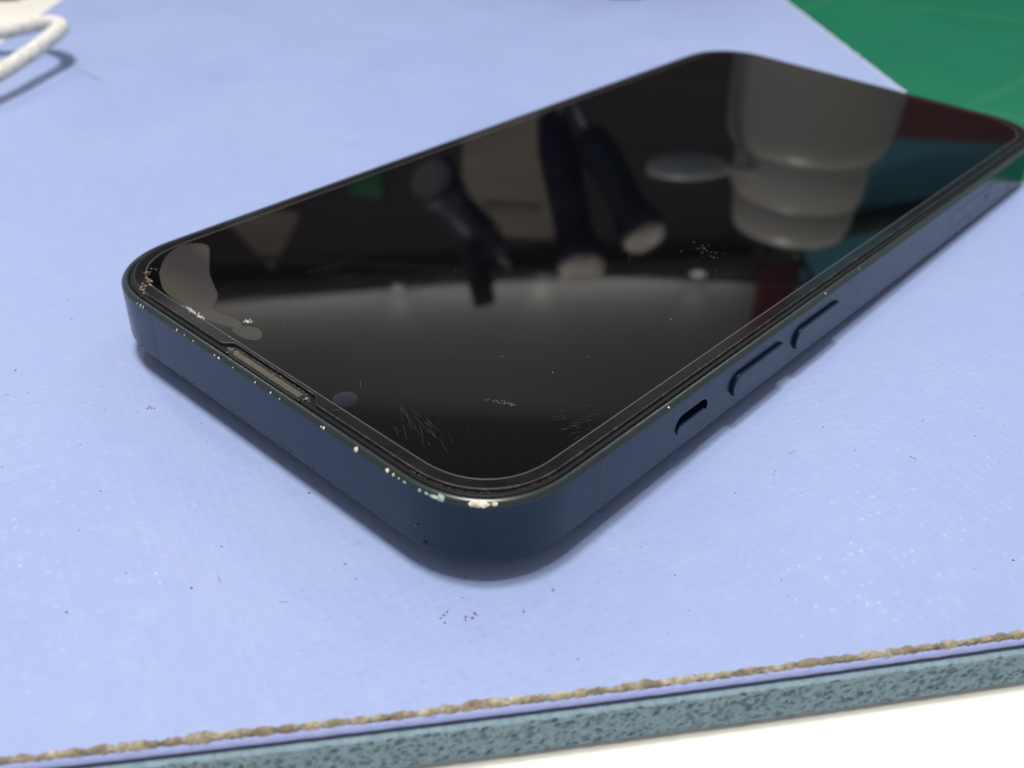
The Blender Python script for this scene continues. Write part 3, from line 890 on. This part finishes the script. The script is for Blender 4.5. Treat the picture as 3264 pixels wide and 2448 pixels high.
# tool stand, rail and tools
stand = uvbox('tool_stand', 296, 392, 26, 165, TABLE_Z + 0.02, 90, m_wood)
tag(stand, 'dark brown wooden tool stand behind the phone', 'tool stand')
cbx = tag(empty('card_box', W3(374, 100, 90.2)), 'cream card box standing on the tool stand', 'box')
v, f = box_vf(-15, 15, -28, 26, 0, 116); rz = math.atan2(U.y, U.x)
bo = bevel_obj(link('carton', v, f, m_card, cbx, smooth=False), 0.6, 2)
v, f = box_vf(-16.2, -15.05, -20, 14, 96, 110); bevel_obj(link('flap', v, f, m_card, cbx, smooth=False), 0.4, 2)
cbx.rotation_euler = (0, 0, rz)

def tool(name, p_cap, p_tip, rad, hl, capm, label):
    a = W3(*p_cap); b = W3(*p_tip); d = b - a; L_ = d.length
    e = tag(empty(name, a), label, 'screwdriver', 'navy screwdrivers behind the phone')
    e.rotation_mode = 'QUATERNION'; e.rotation_quaternion = d.to_track_quat('Z', 'Y')
    v, f = lathe([(rad * .86, 0.0), (rad * .98, 1.2), (rad, 4), (rad * .93, 9), (rad * .68, 17), (rad * .72, 30), (rad * .8, hl * .75), (rad * .62, hl - 3), (rad * .4, hl)], 32)
    link('handle', v, f, m_navy, e, sharp=60)
    v, f = lathe([(rad * .55, -1.7), (rad * .80, -1.3), (rad * .85, -0.02)], 32)
    link('end_cap', v, f, capm, e, sharp=60)
    v, f = lathe([(2.2, hl), (2.2, L_ - 4), (1.0, L_)], 16)
    link('shaft', v, f, m_steel, e, sharp=60)
    return e
tool('screwdriver', (220, 65, 153), (347, 88, 91.5), 12.2, 92, m_capw, 'navy screwdriver whose pale round end cap sits lowest in the reflection')
tool('screwdriver', (222, 38.5, 137.5), (302, 79, 91.5), 11.2, 62, m_capw, 'navy screwdriver beside the bottle with a dull beige end cap')
tool('screwdriver', (214, 131, 112), (256, 97, 172), 11.0, 66, m_capc, 'navy screwdriver with clear end cap hanging left of the others')
rail = tag(empty('steel_rail', W3(264, 95, TABLE_Z + 0.02)), 'thin dark rail on two brackets holding hung tools', 'rail')
rail.rotation_euler = (0, 0, rz)
def local_tube(name, a, b, r_, m, parent):
    v, f = tube([Vector(a), Vector(a).lerp(Vector(b), .5), Vector(b)], r_, 12); return link(name, v, f, m, parent, sharp=60)
zr = 178 - TABLE_Z
local_tube('bar', (0, -150, zr), (0, 207, zr), 1.3, m_wood, rail)
for yy in (-148, 205):
    local_tube('bracket', (0.5, yy, zr), (134.9, yy, zr), 1.2, m_wood, rail)
pr = tag(empty('plier', W3(222, 107, 172)), 'black handled tool hanging at the left of the rail', 'pliers')
pa = [W3(222, 107, 174), W3(228, 114, 152), W3(233, 119, 130), W3(238, 128, 112)]
base_ = W3(222, 107, 172)
v, f = tube(catmull([p - base_ for p in pa], 6), lambda q: 5.2 - 1.4 * q, 16); link('handle', v, f, m_rubber, pr, sharp=60)
v, f = tube([p - base_ for p in (W3(223, 107, 174), W3(243, 106, 178), W3(263, 105, 181.5))], 2.0, 12); link('hook', v, f, m_steel, pr, sharp=60)

def uvprism(name, u0, u1, poly, m):
    """upright slab: poly lists (v, z) corners of its face"""
    cv_ = sum(p[0] for p in poly) / len(poly); z0 = min(p[1] for p in poly); n_ = len(poly)
    v = [(0, p[0] - cv_, p[1] - z0) for p in poly] + [(u1 - u0, p[0] - cv_, p[1] - z0) for p in poly]
    f = [tuple(range(n_)), tuple(range(2 * n_ - 1, n_ - 1, -1))] + [(k, (k + 1) % n_, n_ + (k + 1) % n_, n_ + k) for k in range(n_)]
    o = link(name, v, f, m, None, smooth=False)
    mw = ROT_UV.copy(); mw.translation = W3(u0, cv_, z0) * MM; o.matrix_world = mw
    return o
def joint(v): return 250.0 + max(0.0, v - 70) * 0.155
bb = uvprism('back_board', 399, 420, [(-62, TABLE_Z + 0.02), (420, TABLE_Z + 0.02), (420, joint(420) - 0.2), (70, joint(70) - 0.2), (-62, 249.8)], m_wood)
tag(bb, 'dark brown wooden board behind the tools', 'board')
wp = uvprism('wall_panel', 398, 420, [(-62, 250), (70, joint(70)), (420, joint(420)), (420, 470), (-62, 470)], m_panel)
tag(wp, 'pale grey panel above the brown board, lit by three small lamps', 'panel')
wc = uvbox('shade_block', 295, 420, -62, 385, 470.2, 740, m_wood)  # added out of view to keep lamp light off the upper panel
tag(wc, 'unseen dark block added to shade the grey panel', 'cabinet')
rs = uvbox('red_box', 392, 420, -86, -62.5, 235, 330, m_red)
tag(rs, 'dark red plastic box at the end of the grey panel', 'box')
cab = uvbox('drawer_cabinet', 385, 430, -400, -87, TABLE_Z + 0.02, 146, m_redb)
tag(cab, 'dark maroon cabinet behind the bottle', 'cabinet')
tb = uvbox('teal_panel', 396, 410, -400, -87, 146.2, 330, m_teal)
tag(tb, 'blue teal panel standing on the maroon cabinet', 'panel')
hp_ = [W3(388, -60, 222), W3(386, -100, 203), W3(384, -140, 190), W3(386, -180, 181), W3(388, -240, 166), W3(390, -300, 152)]
hs = link('hose', *tube(catmull(hp_, 8), 7.5, 16), m_rubber, None, sharp=80)
tag(hs, 'black hose curving across the teal panel', 'hose')
# folded white card propped at the left
v, f = [(0, 0, 0), (0, 58, -8), (0, 21, 42), (1.2, 0, 0), (1.2, 58, -8), (1.2, 21, 42)], [(0, 1, 2), (5, 4, 3), (0, 3, 4, 1), (1, 4, 5, 2), (2, 5, 3, 0)]
pc = link('paper_pennant', v, f, m_card, None, smooth=False)
mw = ROT_UV.copy(); mw.translation = W3(397.6, 228, 215) * MM; pc.matrix_world = mw
tag(pc, 'pale paper triangle pinned at the left of the brown board', 'paper')
gc = uvbox('green_clip', 392, 398.9, 176, 196, 180, 200, m_gclip)
tag(gc, 'small green plastic clip on the brown board', 'clip')
# added strip that brightens the panel's lower rim, then three small lamps
sl = tag(empty('fill_strip', W3(394, 150, 248.5)), 'added light strip brightening the lower rim of the grey panel', 'lamp')
sl.rotation_euler = (math.atan(0.11), 0, rz)
v, f = box_vf(-3, 3.9, -205, 235, 0, 4); bevel_obj(link('housing', v, f, m_wood, sl, smooth=False), 0.6, 2)
dl = bpy.data.lights.new('fill_strip_light', 'AREA'); dl.shape = 'RECTANGLE'; dl.size = 0.006; dl.size_y = 0.43; dl.energy = 0.55; dl.color = (1, 0.98, 0.94)
so_ = bpy.data.objects.new('fill_strip_light', dl); col.objects.link(so_); so_.parent = sl
so_.location = Vector((-6, 15, 8)) * MM
so_.rotation_euler = (0, R(180 - 22), 0)
for v_, lab, pw in ((168, 'leftmost of three small lamps on the grey panel', 0.05), (76, 'middle and brightest of three small lamps on the grey panel', 0.075), (-22, 'rightmost of three small lamps on the grey panel', 0.035)):
    e = tag(empty('panel_lamp', W3(397.9, v_, joint(v_) - 7)), lab, 'lamp', 'small lamps on the grey panel')
    e.rotation_euler = (0, 0, rz)
    v, f = lathe([(4.2, -1.5), (4.8, -1), (4.8, 1), (4.2, 1.8)], 28)
    hs_ = link('housing', [(x - 4.9, y, z) for x, y, z in v], f, m_panel, e, sharp=50)
    v, f = lathe([(4.1, 1.8), (3.8, 2.6)], 28)
    link('lamp_lens', [(x - 4.9, y, z) for x, y, z in v], f, m_lampc, e, sharp=50)
    d = bpy.data.lights.new('lamp_light', 'SPOT'); d.energy = pw; d.spot_size = R(62); d.spot_blend = 1.0; d.shadow_soft_size = 0.004; d.color = (1, 0.98, 0.93)
    lo = bpy.data.objects.new('lamp_light', d); col.objects.link(lo); lo.parent = e
    lo.location = Vector((-7, 0, 5)) * MM
    lo.rotation_euler = (R(180 - 0), R(14), 0)
# black pouch at the far left corner of the table
pb = uvbox('black_case', 121, 185, 241, 310, TABLE_Z + 0.02, 18, m_rubber, None, 5)
tag(pb, 'black case on the white table beyond the mat', 'case')
